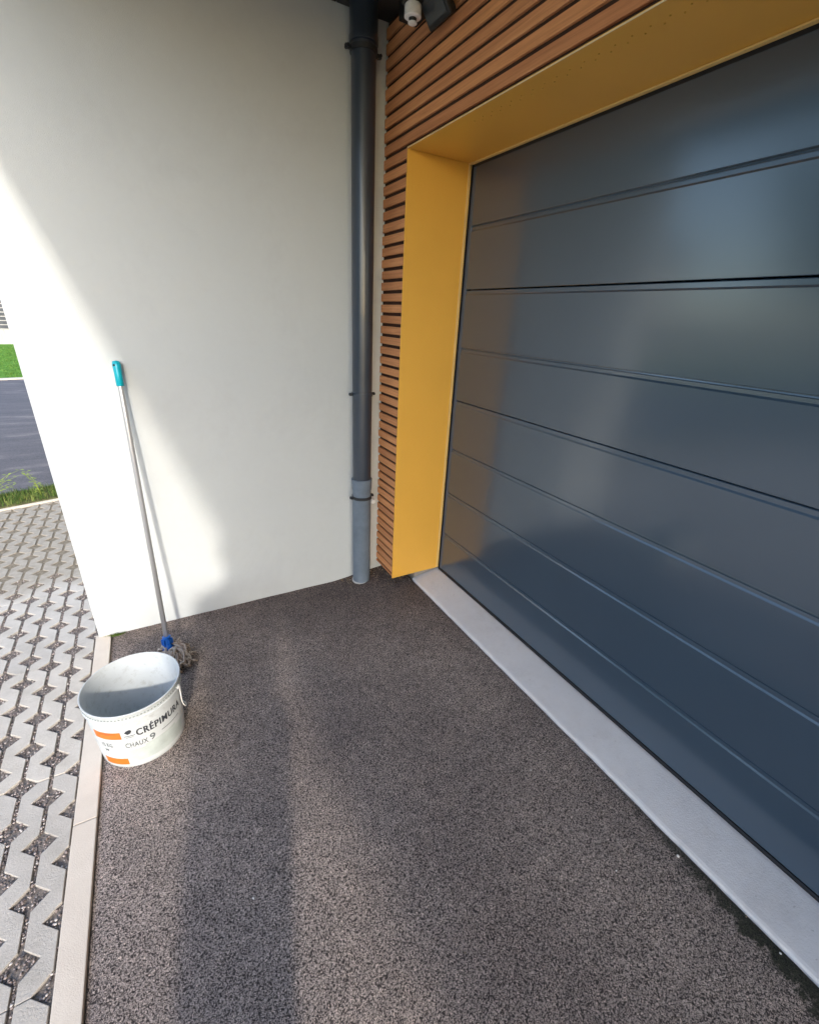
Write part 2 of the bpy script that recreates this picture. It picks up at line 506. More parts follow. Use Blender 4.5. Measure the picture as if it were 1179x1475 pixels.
# grass paver slabs
A_, W_, H_, P_, C_ = 0.0814, 0.0445, 0.0405, 0.1575, 0.0062
X0, Y0 = 1.4955, 1.384 - 0.63 * 7
hp = H_ * (1 - C_ / W_)
def slab_mesh(par):
    bm = bmesh.new()
    for n in range(4):
        even = (n % 2 == 0)
        gp = 0.0014
        Lp, Rp = [], []
        for q in range(4):
            y = q * P_
            if even:
                Lp += [(W_, y), (C_, y + hp), (C_, y + P_ - hp)]
                Rp += [(A_ - C_, y), (A_ - C_, y + P_ / 2 - hp), (A_ - W_, y + P_ / 2), (A_ - C_, y + P_ / 2 + hp)]
            else:
                Lp += [(C_, y), (C_, y + P_ / 2 - hp), (W_, y + P_ / 2), (C_, y + P_ / 2 + hp)]
                Rp += [(A_ - W_, y), (A_ - C_, y + hp), (A_ - C_, y + P_ - hp)]
        if even: Lp.append((W_, 4 * P_)); Rp.append((A_ - C_, 4 * P_))
        else: Lp.append((C_, 4 * P_)); Rp.append((A_ - W_, 4 * P_))
        loop = Lp + Rp[::-1]
        loop = [(x + n * A_, min(max(y, gp), 4 * P_ - gp)) for x, y in loop]
        vs = [bm.verts.new((x, y, 0)) for x, y in loop]
        vs.reverse()
        f = bm.faces.new(vs)
        r = bmesh.ops.extrude_face_region(bm, geom=[f])
        nv = [v for v in r['geom'] if isinstance(v, bmesh.types.BMVert)]
        for v in nv: v.co.z -= 0.055
    bm.normal_update()
    if sum(f.normal.z * f.calc_area() for f in bm.faces if f.calc_center_median().z > -0.001) < 0:
        bmesh.ops.reverse_faces(bm, faces=bm.faces[:])
    top = [e for e in bm.edges if all(abs(v.co.z) < 1e-5 for v in e.verts)]
    bmesh.ops.bevel(bm, geom=top, offset=0.0016, segments=2, affect='EDGES', profile=0.5)
    bmesh.ops.triangulate(bm, faces=[f for f in bm.faces if len(f.verts) > 4])
    me = bpy.data.meshes.new('paver'); bm.to_mesh(me); bm.free(); me.materials.append(M_PAVER)
    return me
slab = slab_mesh(0)
for i in range(17):
    for j in range(17):
        x = X0 + i * 4 * A_; y = Y0 + j * 4 * P_
        cpt = Vector((x + 0.16, y + 0.3, 0)) - L0
        if cpt.dot(LN) > 0.25 or y > 7 or x > 6.8: continue
        o = bpy.data.objects.new('paver', slab); COL.objects.link(o); o.parent = paved
        o.location = (x, y, random.uniform(-0.0015, 0.0015))
        o.rotation_euler = (random.uniform(-0.002, 0.002), random.uniform(-0.002, 0.002), 0)

# gravel in the openings
def ico_data():
    bm = bmesh.new(); bmesh.ops.create_icosphere(bm, subdivisions=1, radius=1.0)
    v = np.array([q.co[:] for q in bm.verts]); f = np.array([[w.index for w in q.verts] for q in bm.faces]); bm.free()
    return v, f
IV, IF = ico_data()
def scatter_stones(name, pts, sizes, mat, flat=0.7):
    n = len(pts)
    R = rng.normal(size=(n, 3, 3))
    Q = np.linalg.qr(R)[0]
    s = np.asarray(sizes)[:, None] * rng.uniform(0.6, 1.15, size=(n, 3))
    vv = IV[None] * s[:, None, :]
    vv = vv * rng.uniform(0.82, 1.12, size=(n, len(IV), 1))
    vv = np.einsum('nij,nkj->nki', Q, vv)
    vv[:, :, 2] *= flat
    vv += np.asarray(pts)[:, None, :]
    ff = IF[None] + (np.arange(n) * len(IV))[:, None, None]
    me = bpy.data.meshes.new(name)
    V = vv.reshape(-1, 3); Fa = ff.reshape(-1, 3)
    me.vertices.add(len(V)); me.vertices.foreach_set('co', V.astype(np.float32).ravel())
    me.loops.add(Fa.size); me.loops.foreach_set('vertex_index', Fa.astype(np.int32).ravel())
    me.polygons.add(len(Fa)); me.polygons.foreach_set('loop_start', (np.arange(len(Fa)) * 3).astype(np.int32))
    me.update(calc_edges=True); me.validate()
    me.materials.append(mat)
    o = bpy.data.objects.new(name, me); COL.objects.link(o)
    return o
pts, sz = [], []
for i in range(0, 12):
    xc = X0 + i * A_
    off = 0 if i % 2 == 0 else P_ / 2
    for j in range(-2, 16):
        yc = 1.384 - 0.63 * 2 + off + (j - 4) * P_
        if yc < -0.75 or yc > 2.0: continue
        nst = 85 if i < 8 else 40
        for _ in range(nst):
            if random.random() < 0.72:
                u, v = random.uniform(-1, 1), random.uniform(-1, 1)
                px, py = xc + (u + v) * 0.5 * W_ * 0.9, yc + (u - v) * 0.5 * H_ * 0.92
            else:
                px, py = xc + random.uniform(-0.004, 0.004), yc + P_ / 2 + random.uniform(-0.04, 0.04)
            if px < 1.499: continue
            pts.append((px, py, -0.0065 + random.uniform(-0.003, 0.0045))); sz.append(random.uniform(0.0016, 0.0046))
tag(scatter_stones('gravel', pts, sz, M_GRAVEL), 'mixed grey and pink gravel filling the paver openings', 'gravel', kind='stuff')

# street: edging, verge, road, far kerb, lawn
def strip(name, t0, t1, z, mat, s0=-30, s1=60, thick=0.1, bevel=0.0, kind='structure', label=None, parent=None):
    P = [street(s0, t0), street(s1, t0), street(s1, t1), street(s0, t1)]
    V = [(p.x, p.y, z) for p in P] + [(p.x, p.y, z - thick) for p in P]
    o = mesh_obj(name, V, [(3, 2, 1, 0), (4, 5, 6, 7), (0, 1, 5, 4), (1, 2, 6, 5), (2, 3, 7, 6), (3, 0, 4, 7)], mat, parent)
    return tag(o, label, kind=kind) if parent is None else o
strip('pavement_edging', 0.0, 0.022, 0.012, M_KERB, label='thin pale edging between pavers and verge')
strip('verge', 0.03, 0.36, 0.018, M_VERGE, label='narrow grass verge beside the road')
strip('road', 0.36, 7.55, 0.006, M_ROAD, label='grey asphalt road with pale worn streaks')
strip('far_kerb', 7.55, 7.68, 0.03, M_KERB, label='pale kerb along the far side of the road')
strip('lawn', 7.68, 16.6, 0.03, M_LAWN, label='bright green lawn beyond the road')

def blades(name, n, sfun, h, w, mat, label, cat):
    V, F = [], []
    for i in range(n):
        p = sfun()
        a = random.uniform(0, 6.28); hh = h * random.uniform(0.4, 1.25); ww = w * random.uniform(0.6, 1.3)
        d = Vector((math.cos(a), math.sin(a), 0)); b = random.uniform(0.1, 0.7) * hh
        e = Vector((-d.y, d.x, 0))
        o = len(V)
        V += [p - d * ww, p + d * ww, p + d * ww * 0.6 + e * b * 0.4 + Vector((0, 0, hh * 0.6)), p - d * ww * 0.6 + e * b * 0.4 + Vector((0, 0, hh * 0.6)), p + e * b + Vector((0, 0, hh))]
        F += [(o, o + 1, o + 2, o + 3), (o + 3, o + 2, o + 4)]
    return tag(mesh_obj(name, V, F, mat), label, cat, kind='stuff')
blades('verge_grass', 14000, lambda: street(random.uniform(-2.2, 3.5), 0.035 + 0.31 * random.random() ** 0.9, 0.016), 0.05, 0.0022, M_BLADE, 'short patchy green grass on the verge', 'grass')
blades('lawn_grass', 26000, lambda: street(random.uniform(-2.5, 9), random.uniform(7.7, 15.5), 0.03), 0.028, 0.010, M_LAWNB, 'bright green lawn grass across the road', 'grass')

# ------------------------------------------------------------------ the house
house = empty('house', (0, 0, 0))
tag(house, 'white rendered house with yellow framed grey garage door and timber slat cladding', 'house')
ZS = 2.594
DX = -0.317
bm = bmesh.new()
add_box(bm, (-3.2, -6.0, -0.1), (1.482, 0.0, 5.6), 0.006, 2)
box1 = bm_obj('rendered_wall', bm, M_PLASTER, house)
# roof slab over the entrance
roof = empty('roof', (0, 0, 0)); roof.parent = house
box_obj('roof_slab', (-3.2, 0.004, ZS + 0.012), (1.636, 7.4, 2.95), M_ROOFEDGE, roof)
sof = empty('soffit', (0, 0, 0)); sof.parent = house
for i in range(7):
    box_obj('soffit_panel', (-0.02 + 0.236 * i, 0.004, ZS), (-0.02 + 0.236 * i + 0.232, 7.4, ZS + 0.011), M_SOFFIT, sof)
bm = bmesh.new()
add_box(bm, (-3.1, 0.01, 0.0), (-2.9, 7.3, ZS)); add_box(bm, (-2.9, 7.1, 0.0), (-0.05, 7.3, ZS))
bm_obj('back_wall', bm, M_PLASTER, house)
box_obj('garage_floor', (-2.9, 0.01, -0.05), (-0.33, 7.1, 0.05), M_FOOT, house)

# cladding backing and slats
YJ = 0.240; ZH = 2.128; YR = 2.86; ZB = 0.083
clad = empty('cladding', (0, 0, 0)); clad.parent = house
bm = bmesh.new()
add_box(bm, (-0.30, 0.003, ZB + 0.004), (-0.0125, YJ - 0.006, ZS - 0.002))
add_box(bm, (-0.30, YJ - 0.006, ZH + 0.006), (-0.0125, YR + 0.006, ZS - 0.002))
add_box(bm, (-0.30, YR + 0.006, ZB + 0.004), (-0.0125, 7.1, ZS - 0.002))
bm_obj('backing_board', bm, M_DARKB, clad)
PIT = 0.0486; SH = 0.0345
def slat_mesh(ln):
    bm = bmesh.new()
    add_box(bm, (-0.012, 0, -SH / 2), (-0.001, ln, SH / 2), 0.0022, 2)
    me = bpy.data.meshes.new('slat'); bm.to_mesh(me); bm.free(); me.materials.append(M_WOOD)
    return me
m_short = slat_mesh(YJ - 0.0045 - 0.006); m_long = slat_mesh(7.0); m_right = slat_mesh(7.0 - YR)
for kx in range(-41, 11):
    zc = 2.1005 + PIT * kx + SH / 2
    if zc + SH / 2 > ZS: break
    o = bpy.data.objects.new('slat', m_long if kx >= 1 else m_short); COL.objects.link(o); o.parent = clad
    o.location = (random.uniform(-0.0008, 0.0006), 0.006 + random.uniform(-0.003, 0.002) if kx < 1 else 0.006 + random.uniform(-0.002, 0.003), zc)
box_obj('slat', (-0.012, 0.006, ZB + 0.002), (-0.001, YJ - 0.006, 0.0945), M_WOOD, clad, 0.001)
parts = []
bm = bmesh.new()
for kx in range(-41, 1):
    zc = 2.1005 + PIT * kx + SH / 2
    add_box(bm, (-0.012, YR + 0.01, zc - SH / 2), (-0.001, 7.0, zc + SH / 2))
o = bm_obj('slat_run', bm, M_WOOD, clad); o['kind'] = 'stuff'
box_obj('corner_bead', (-0.02, 0.0005, ZB), (0.0035, 0.0045, ZS - 0.002), M_TRIM, clad) if False else None

# yellow door frame: jambs and head, each a folded sheet box
frame = empty('door_frame', (0, 0, 0)); frame.parent = house
frame['label'] = 'deep yellow sheet metal frame around the garage door'
box_obj('jamb', (DX, YJ - 0.0055, ZB), (0.006, YJ, ZH), M_YELLOW, frame, 0.0012, 2)
box_obj('jamb', (DX, YR, ZB), (0.006, YR + 0.0055, ZH), M_YELLOW, frame, 0.0012, 2)
box_obj('head_panel', (DX, YJ - 0.0055, ZH + 0.0003), (0.006, YR + 0.0055, ZH + 0.006), M_YELLOW, frame, 0.0012, 2)
for nm, a, b in (('trim', (DX + 0.004, YJ + 0.0003, ZB + 0.001), (DX + 0.018, YJ + 0.0045, ZH - 0.006)),
                 ('trim', (DX + 0.004, YJ + 0.0003, ZH - 0.0055), (DX + 0.020, YR - 0.001, ZH - 0.0005))):
    box_obj(nm, a, b, M_TRIM, frame, 0.001)
box_obj('edge_highlight', (0.0062, YJ, ZH - 0.0004), (0.0080, YR, ZH + 0.0028), simple('mat_edge_highlight', (0.85, 0.66, 0.40), 0.4), frame)  # cream strip painting in the light caught by the head's raw front edge
bm = bmesh.new()
nv = 0
for i in range(46):
    for r in range(2):
        yv = 0.62 + i * 0.047 + r * 0.0235; xv = -0.045 - 0.016 * r
        if yv > YR - 0.1: continue
        M4 = Matrix.Translation((xv, yv, ZH - 0.0008))
        bmesh.ops.create_cone(bm, cap_ends=True, segments=6, radius1=0.0024, radius2=0.0024, depth=0.0014, matrix=M4)
o = bm_obj('vent_hole', bm, simple('mat_vent_hole', (0.62, 0.33, 0.045), 0.6), frame); o['kind'] = 'stuff'

# garage door
door = empty('garage_door', (DX, YJ, 0)); door.parent = house
door['label'] = 'anthracite grey sectional garage door with horizontal ribs'
def dpart(name, a, b, mat, bev=0.0):
    o = box_obj(name, tuple(a[i] - (DX, YJ, 0)[i] for i in range(3)), tuple(b[i] - (DX, YJ, 0)[i] for i in range(3)), mat, None, bev)
    o.parent = door
    return o
ZD = 0.071
dpart('gasket', (DX - 0.03, YJ + 0.001, ZD - 0.002), (DX - 0.002, YJ + 0.0075, ZH + 0.05), M_BLACK)
dpart('gasket', (DX - 0.03, YJ + 0.001, ZH - 0.012), (DX - 0.0025, YR - 0.001, ZH + 0.0), M_BLACK)
dpart('gasket', (DX - 0.022, YJ + 0.008, ZD - 0.003), (DX + 0.001, YR - 0.008, ZD + 0.012), M_BLACK, 0.003)
dpart('side_guide', (DX - 0.035, YJ + 0.008, ZD + 0.001), (DX - 0.004, YJ + 0.030, ZH + 0.04), M_GUIDE, 0.002)
dpart('side_guide', (DX - 0.035, YR - 0.030, ZD + 0.001), (DX - 0.004, YR - 0.008, ZH + 0.04), M_GUIDE, 0.002)
RW = 0.2606
y0p, y1p = YJ + 0.0315, YR - 0.0315
def rib_profile(zb, zt):
    """outline (x, z) of a panel front from bottom to top with a mid groove and a stepped upper edge"""
    zm = (zb + zt) / 2
    xf = -0.004
    def groove(z):   # ledge under the upper part, sloping back out below it
        return [(xf, z - 0.0255), (xf - 0.0034, z - 0.0192), (xf - 0.0038, z - 0.0085), (xf - 0.0075, z - 0.0065),
                (xf - 0.0085, z - 0.0015), (xf - 0.0012, z + 0.0003), (xf, z + 0.0016)]
    pr = [(xf - 0.0012, zb + 0.0005), (xf, zb + 0.002)]
    pr += groove(zm)
    pr += [(xf, zt - 0.0255), (xf - 0.0034, zt - 0.0192), (xf - 0.0038, zt - 0.0060), (xf - 0.0070, zt - 0.0035)]
    return pr
for i in range(4):
    zb = ZD + 0.0135 if i == 0 else 0.071 + 2 * RW * i
    zt = 0.071 + 2 * RW * (i + 1)
    pr = rib_profile(zb, zt)
    if i == 0:
        zm = 0.071 + RW
        pr = [(x, z if not (abs(z - (zb + zt) / 2) < 0.06) else z - (zb + zt) / 2 + zm) for x, z in pr]
    V, F = [], []
    m = len(pr)
    for y in (y0p, y1p):
        for x, z in pr: V.append((x, y - YJ, z))
        V.append((-0.035, y - YJ, pr[-1][1])); V.append((-0.035, y - YJ, pr[0][1]))
    mm = m + 2
    for q in range(mm):
        r = (q + 1) % mm
        F.append((q, r, mm + r, mm + q))
    F.append(tuple(range(mm))[::-1]); F.append(tuple(range(mm, 2 * mm)))
    o = mesh_obj('panel', V, F, M_DOOR, door)
    bm = bmesh.new(); bm.from_mesh(o.data); bmesh.ops.recalc_face_normals(bm, faces=bm.faces[:]); bm.to_mesh(o.data); bm.free()

# sill: sloped concrete threshold
xs_ = np.array([-0.30, -0.142]); V, F = [], []
sy = np.concatenate([np.linspace(YJ - 0.012, 3.1, 120)])
prof = [(-0.345, 0.071), (-0.305, 0.0705), (-0.152, 0.0440), (-0.144, 0.0405), (-0.1405, 0.034), (-0.139, 0.0), (-0.139, -0.05)]
for y in sy:
    for q, (x, z) in enumerate(prof):
        jx = 0.0034 * noise.noise(Vector((y * 18, q * 0.2, 0))) + 0.002 * noise.noise(Vector((y * 90, q, 5))) if q >= 2 else 0
        V.append((x + jx, y, z + (0.0006 * noise.noise(Vector((y * 6, x * 6, 2))) if q < 3 else 0)))
n_ = len(prof)
for j in range(len(sy) - 1):
    for q in range(n_ - 1):
        a = j * n_ + q; F.append((a, a + n_, a + n_ + 1, a + 1))
F.append(tuple(range(n_))); F.append(tuple((len(sy) - 1) * n_ + q for q in range(n_))[::-1])
o = mesh_obj('door_sill', V, F, M_SILL, house)
bm = bmesh.new(); bm.from_mesh(o.data); bmesh.ops.recalc_face_normals(bm, faces=bm.faces[:]); bm.to_mesh(o.data); bm.free()
o['label'] = 'pale lavender grey concrete threshold along the garage door'
box_obj('footing', (-0.32, 0.004, -0.05), (-0.155, YJ - 0.014, 0.078), M_FOOT, house, 0.004)

# ------------------------------------------------------------------ downpipe
PC = (0.126, 0.066)
dp = empty('downpipe', (PC[0], PC[1], 0.0))
tag(dp, 'round anthracite rain downpipe standing against the white rendered wall', 'drainpipe')
def lobj(name, prof, mat, parent, M=None, n=48):
    bm = bmesh.new(); lathe(bm, prof, n, M)
    bmesh.ops.recalc_face_normals(bm, faces=bm.faces[:])
    return bm_obj(name, bm, mat, parent, smooth=True)
def es(o, ang=40):
    md = o.modifiers.new('edges', 'EDGE_SPLIT'); md.split_angle = math.radians(ang); return o
lobj('pipe', [(0.0500, 0.60), (0.0500, 2.52)], M_PIPE, dp)
es(lobj('foot_pipe', [(0.046, 0.012), (0.0515, 0.012), (0.0515, 0.598), (0.0535, 0.604), (0.0550, 0.612), (0.0550, 0.655), (0.0565, 0.658), (0.0565, 0.668), (0.0505, 0.669)], M_PIPE2, dp))
es(lobj('base_ring', [(0.050, 0.004), (0.0560, 0.004), (0.0560, 0.013), (0.0518, 0.016)], simple('mat_base_ring', (0.5, 0.5, 0.5), 0.6), dp))
es(lobj('top_collar', [(0.0505, 2.470), (0.0570, 2.472), (0.0570, 2.494), (0.0550, 2.497), (0.0550, 2.60)], M_PIPE, dp))
for i, zb in enumerate((0.560, 1.128, 2.452)):
    r = 0.0522 if i == 1 else (0.0530 if i == 0 else 0.0522)
    es(lobj('bracket', [(r - 0.002, zb - 0.008), (r + 0.0025, zb - 0.008), (r + 0.0025, zb + 0.008), (r - 0.002, zb + 0.008)], M_BRACKET if i != 1 else M_PIPE, dp))
    br = COL.objects[-1]
    for s in (-1, 1):
        bm = bmesh.new()
        s_out = 0.071 if i != 2 else 0.078
        add_box(bm, (min(s * r, s * s_out), -0.008, zb - 0.007), (max(s * r, s * s_out), 0.006, zb + 0.007), 0.002)
        M4 = axis_matrix((s * (s_out - 0.008), -0.013, zb), (s * (s_out - 0.008), 0.013, zb))
        lathe(bm, [(0, 0), (0.006, 0), (0.006, 0.026), (0, 0.026)], 10, M4)
        bm_obj('bracket_ear', bm, M_BRACKET, dp)
    bm = bmesh.new()
    add_box(bm, (-0.012, -0.064, zb - 0.010), (0.012, -r + 0.002, zb + 0.010))
    bm_obj('wall_fixing', bm, M_BRACKET, dp)
# small white cap beside the lower bracket
cap = empty('wall_cap', (0.0595, 0.002, 0.522))
tag(cap, 'small round white plastic cap beside the lowest downpipe bracket', 'cap')
M4 = axis_matrix((0, 0, 0), (0.0, 0.08, 0.0))
es(lobj('cap_head', [(0, 0.062), (0.007, 0.062), (0.0135, 0.064), (0.0145, 0.072), (0.012, 0.080), (0, 0.084)], M_WHITEP, cap, M4, 24), 60)
lobj('cap_stem', [(0, 0), (0.005, 0), (0.005, 0.064)], M_BRACKET, cap, M4, 12)

# ------------------------------------------------------------------ floodlight with sensor under the soffit
fl = empty('floodlight', (0.0, 0.42, 2.50))
tag(fl, 'black wall floodlight with white motion sensor high on the timber slats', 'floodlight')
def fpart(name, bm, mat): return bm_obj(name, bm, mat, fl)
bm = bmesh.new(); add_box(bm, (0.001, -0.16, -0.02), (0.075, 0.10, 0.085), 0.006, 2); fpart('wall_box', bm, M_BLACKP)
bm = bmesh.new(); add_box(bm, (0.045, 0.03, -0.015), (0.10, 0.065, 0.05), 0.004); fpart('bracket_arm', bm, M_BLACKP)
bm = bmesh.new()
rt = Matrix.Rotation(math.radians(38), 3, 'Y')
add_box(bm, (0.055, -0.005, -0.105), (0.085, 0.125, 0.065), 0.008, 2, rt)
fpart('lamp_head', bm, M_BLACKP)
bm = bmesh.new()
add_box(bm, (0.0855, 0.006, -0.09), (0.0870, 0.114, 0.05), 0.0, 1, rt, (0.07, 0.06, -0.02))
fpart('lamp_glass', bm, M_WIN)
es(lobj('sensor', [(0, -0.030), (0.024, -0.030), (0.0285, -0.027), (0.0285, 0.000), (0.026, 0.004), (0, 0.004)], M_WHITEP, fl, Matrix.Translation((0.100, -0.005, -0.046)), 28))
es(lobj('sensor_neck', [(0.011, -0.041), (0.014, -0.0275)], M_BLACKP, fl, Matrix.Translation((0.100, -0.005, -0.046)), 20))
es(lobj('sensor_lens', [(0, -0.045), (0.013, -0.0448), (0.0155, -0.043), (0.0155, -0.040), (0, -0.040)], M_WHITEP, fl, Matrix.Translation((0.100, -0.005, -0.046)), 20))
bm = bmesh.new(); add_box(bm, (0.045, -0.025, -0.035), (0.10, 0.015, -0.0285), 0.002); add_box(bm, (0.072, -0.036, -0.041), (0.130, 0.026, 0.02), 0.006); fpart('sensor_arm', bm, M_BLACKP)

# ------------------------------------------------------------------ mop
MF = Vector((1.188, 0.290, 0.098)); MT = Vector((1.173, 0.021, 1.288))
mop = empty('mop', (1.188, 0.31, 0.0))
tag(mop, 'string mop with aluminium pole and turquoise grip leaning on the sunlit wall', 'mop')
mo = Vector(mop.location)
ax = (MT - MF).normalized(); L_ = (MT - MF).length
M_ALU = NT('mat_aluminium', 0.34, (0.52, 0.53, 0.55), metallic=0.6).m
M_TURQ = simple('mat_turquoise', (0.0, 0.36, 0.46), 0.35, var=0.05)
M_BLUE = simple('mat_blue_plastic', (0.005, 0.13, 0.52), 0.35, var=0.05)
MM = axis_matrix(MF - mo, MT - mo)
lobj('pole', [(0.0, 0.0), (0.0102, 0.0), (0.0102, L_ - 0.05)], M_ALU, mop, MM, 24)
gr = lobj('grip', [(0.0105, L_ - 0.100), (0.0138, L_ - 0.098), (0.0142, L_ - 0.05), (0.0160, L_ - 0.018), (0.0135, L_ - 0.004), (0.0, L_)], M_TURQ, mop, MM, 24)
hc = MF - mo + ax * (L_ - 0.017)
side = Vector((0.55, 0.83, 0.0)).normalized()
lobj('hang_hole', [(0, 0), (0.0045, 0), (0.0045, 0.0331), (0, 0.0331)], M_BLACK, mop, axis_matrix(hc - side * 0.0166, hc + side * 0.0166), 12)
bm = bmesh.new()
lathe(bm, [(0, -0.050), (0.026, -0.050), (0.028, -0.043), (0.026, -0.034), (0.017, -0.020), (0.0155, 0.010), (0.0175, 0.013), (0.0175, 0.019), (0.011, 0.020)], 28, MM)
R3 = MM.to_3x3()
for a in range(6):
    q = Matrix.Rotation(a * math.pi / 3, 3, 'Z')
    vs = add_box(bm, (0.014, -0.0018, -0.036), (0.0235, 0.0018, 0.008))
    for v in vs: v.co = MM @ (q @ v.co)
bmesh.ops.recalc_face_normals(bm, faces=bm.faces[:])
bm_obj('socket', bm, M_BLUE, mop)
parts = []
base = MM @ Vector((0, 0, -0.046))
for i in range(190):
    a = random.uniform(0, 2 * math.pi)
    rr = random.uniform(0.03, 0.097)
    # the bundle is pushed towards the bucket and the door side
    dx, dy = math.cos(a) * rr * 0.8 - 0.020, math.sin(a) * rr * 0.95 + 0.045
    p0 = base + Vector((math.cos(a) * 0.024, math.sin(a) * 0.024, 0))
    end = base + Vector((dx, dy, 0)); end.z = random.uniform(0.006, 0.03)
    if (Vector((end.x, end.y, 0)) + Vector((mo.x, mo.y, 0)) - Vector((1.297, 0.705, 0))).length < 0.150: continue
    if end.y + mo.y < 0.012: continue
    midh = random.uniform(0.025, 0.085)
    ptsx = []
    w1, w2 = random.uniform(0, 6), random.uniform(0, 6)
    for q in range(9):
        t = q / 8
        p = p0.lerp(end, t)
        p.z = p0.z * (1 - t) ** 2 + end.z * t ** 2 + 2 * t * (1 - t) * (base.z + midh - 0.03)
        p.z = max(p.z, 0.006)
        wob = 0.015 * math.sin(math.pi * t)
        p += Vector((wob * math.sin(w1 + 7 * t), wob * math.sin(w2 + 6 * t), wob * 0.6 * math.sin(w1 + w2 + 8 * t)))
        p.z = max(p.z, 0.005)
        ptsx.append(p)
    # curled end
    for q in range(3):
        l = ptsx[-1] + Vector((random.uniform(-0.012, 0.012), random.uniform(-0.012, 0.012), random.uniform(-0.004, 0.009)))
        l.z = max(l.z, 0.005); ptsx.append(l)
    parts.append(tube_data(ptsx, random.uniform(0.0026, 0.0042), 6))
V, F = join_data(parts)
M_YARN = leafmat('mat_mop_yarn', [(0.0, (0.30, 0.23, 0.18)), (0.5, (0.52, 0.43, 0.35)), (1.0, (0.70, 0.61, 0.52))], 0.9)
o = mesh_obj('yarn', V, F, M_YARN, mop, smooth=True); o['kind'] = 'stuff'

# ------------------------------------------------------------------ bucket
BX, BY = 1.2968, 0.7046
RB, RT, BH = 0.1364, 0.1535, 0.2632
bk = empty('bucket', (BX, BY, 0.0))
tag(bk, 'white plastic render bucket with orange label blocks standing at the kerb', 'bucket')
k = NT('mat_bucket_plastic', 0.38, spec=0.45)
c = k.ramp(k.noise(9, 5, 0.6), [(0.3, (0.53, 0.57, 0.585)), (0.7, (0.61, 0.65, 0.665))])
c = k.mix(k.math('MULTIPLY', k.ramp(k.noise(30, 6, 0.75), [(0.52, (0, 0, 0)), (0.66, (1, 1, 1))]), 0.5), c, (0.38, 0.39, 0.37))
k.base(c); M_BUCKET = k.m
k = NT('mat_white_print', 0.42, spec=0.4)
c = k.ramp(k.noise(12, 5), [(0.3, (0.56, 0.60, 0.61)), (0.7, (0.65, 0.68, 0.69))])
c = k.mix(k.ramp(k.noise(26, 7, 0.8), [(0.54, (0, 0, 0)), (0.66, (0.5,) * 3)]), c, (0.36, 0.37, 0.35))
k.base(c); M_PRINTW = k.m
def rz(z): return RB + (RT - RB) * z / BH
prof = [(0, 0.004), (RB - 0.006, 0.004), (RB - 0.002, 0.0), (RB, 0.003)]
prof += [(rz(z), z) for z in (0.06, 0.12, 0.18, 0.222)]
prof += [(rz(0.224) + 0.0035, 0.224), (rz(0.224) + 0.0040, 0.232), (rz(0.232) + 0.0012, 0.234), (rz(0.25) + 0.0012, 0.252), (rz(0.25) + 0.0030, 0.2545),
         (rz(0.26) + 0.0030, 0.2615), (rz(0.26) + 0.0012, BH), (rz(0.26) - 0.0015, BH - 0.001), (rz(0.25) - 0.0022, 0.25), (rz(0.12) - 0.0022, 0.12), (RB - 0.0030, 0.010), (0, 0.0085)]
es(lobj('body', prof, M_BUCKET, bk, None, 96), 50)
# rim notches
bm = bmesh.new()
for i in range(90):
    a = 2 * math.pi * i / 90
    vs = add_box(bm, (rz(0.245) + 0.0008, -0.0026, 0.2425), (rz(0.245) + 0.0028, 0.0026, 0.2465))
    R_ = Matrix.Rotation(a, 3, 'Z')
    for v in vs: v.co = R_ @ v.co
M_NOTCH = simple('mat_notch', (0.30, 0.34, 0.33), 0.5)
o = bm_obj('rim_notch', bm, M_NOTCH, bk); o['kind'] = 'stuff'
# curved labels
def curved_patch(name, t0, t1, z0, z1, mat, off=0.0004, nt=24, nz=3, wave=0.0, slant=0.0):
    V, F = [], []
    for j in range(nz + 1):
        for i in range(nt + 1):
            u, v = i / nt, j / nz
            z = z0 + (z1 - z0) * v + slant * u + wave * math.sin(u * 9) * (0.5 - v)
            a = math.radians(t0 + (t1 - t0) * u); r = rz(z) + off
            V.append((r * math.cos(a), r * math.sin(a), z))
    for j in range(nz):
        for i in range(nt):
            a = j * (nt + 1) + i; F.append((a, a + 1, a + nt + 2, a + nt + 1))
    return mesh_obj(name, V, F, mat, bk, smooth=True)
M_ORANGE = simple('mat_orange_print', (0.72, 0.17, 0.02), 0.45, var=0.10, scale=30)
M_PRINTG = simple('mat_grey_print', (0.50, 0.56, 0.54), 0.45, var=0.12, scale=25)
M_INK = simple('mat_ink', (0.035, 0.04, 0.05), 0.5, var=0.1)
M_INKL = simple('mat_light_ink', (0.13, 0.15, 0.16), 0.5, var=0.1)
curved_patch('label_band', 33, 168, 0.012, 0.200, M_PRINTW, 0.0003, 60)
curved_patch('orange_block', 34.5, 72, 0.150, 0.184, M_ORANGE, 0.0006)
curved_patch('orange_block', 36, 71, 0.018, 0.050, M_ORANGE, 0.0006)
curved_patch('orange_shade', 44, 66, 0.173, 0.180, simple('mat_brown_print', (0.50, 0.13, 0.03), 0.5), 0.0009, wave=0.004)
curved_patch('grey_patch', 76, 156, 0.028, 0.090, M_PRINTG, 0.0006, 40)
curved_patch('grey_shape', 96, 140, 0.088, 0.100, M_PRINTG, 0.0006, 30, slant=0.004)
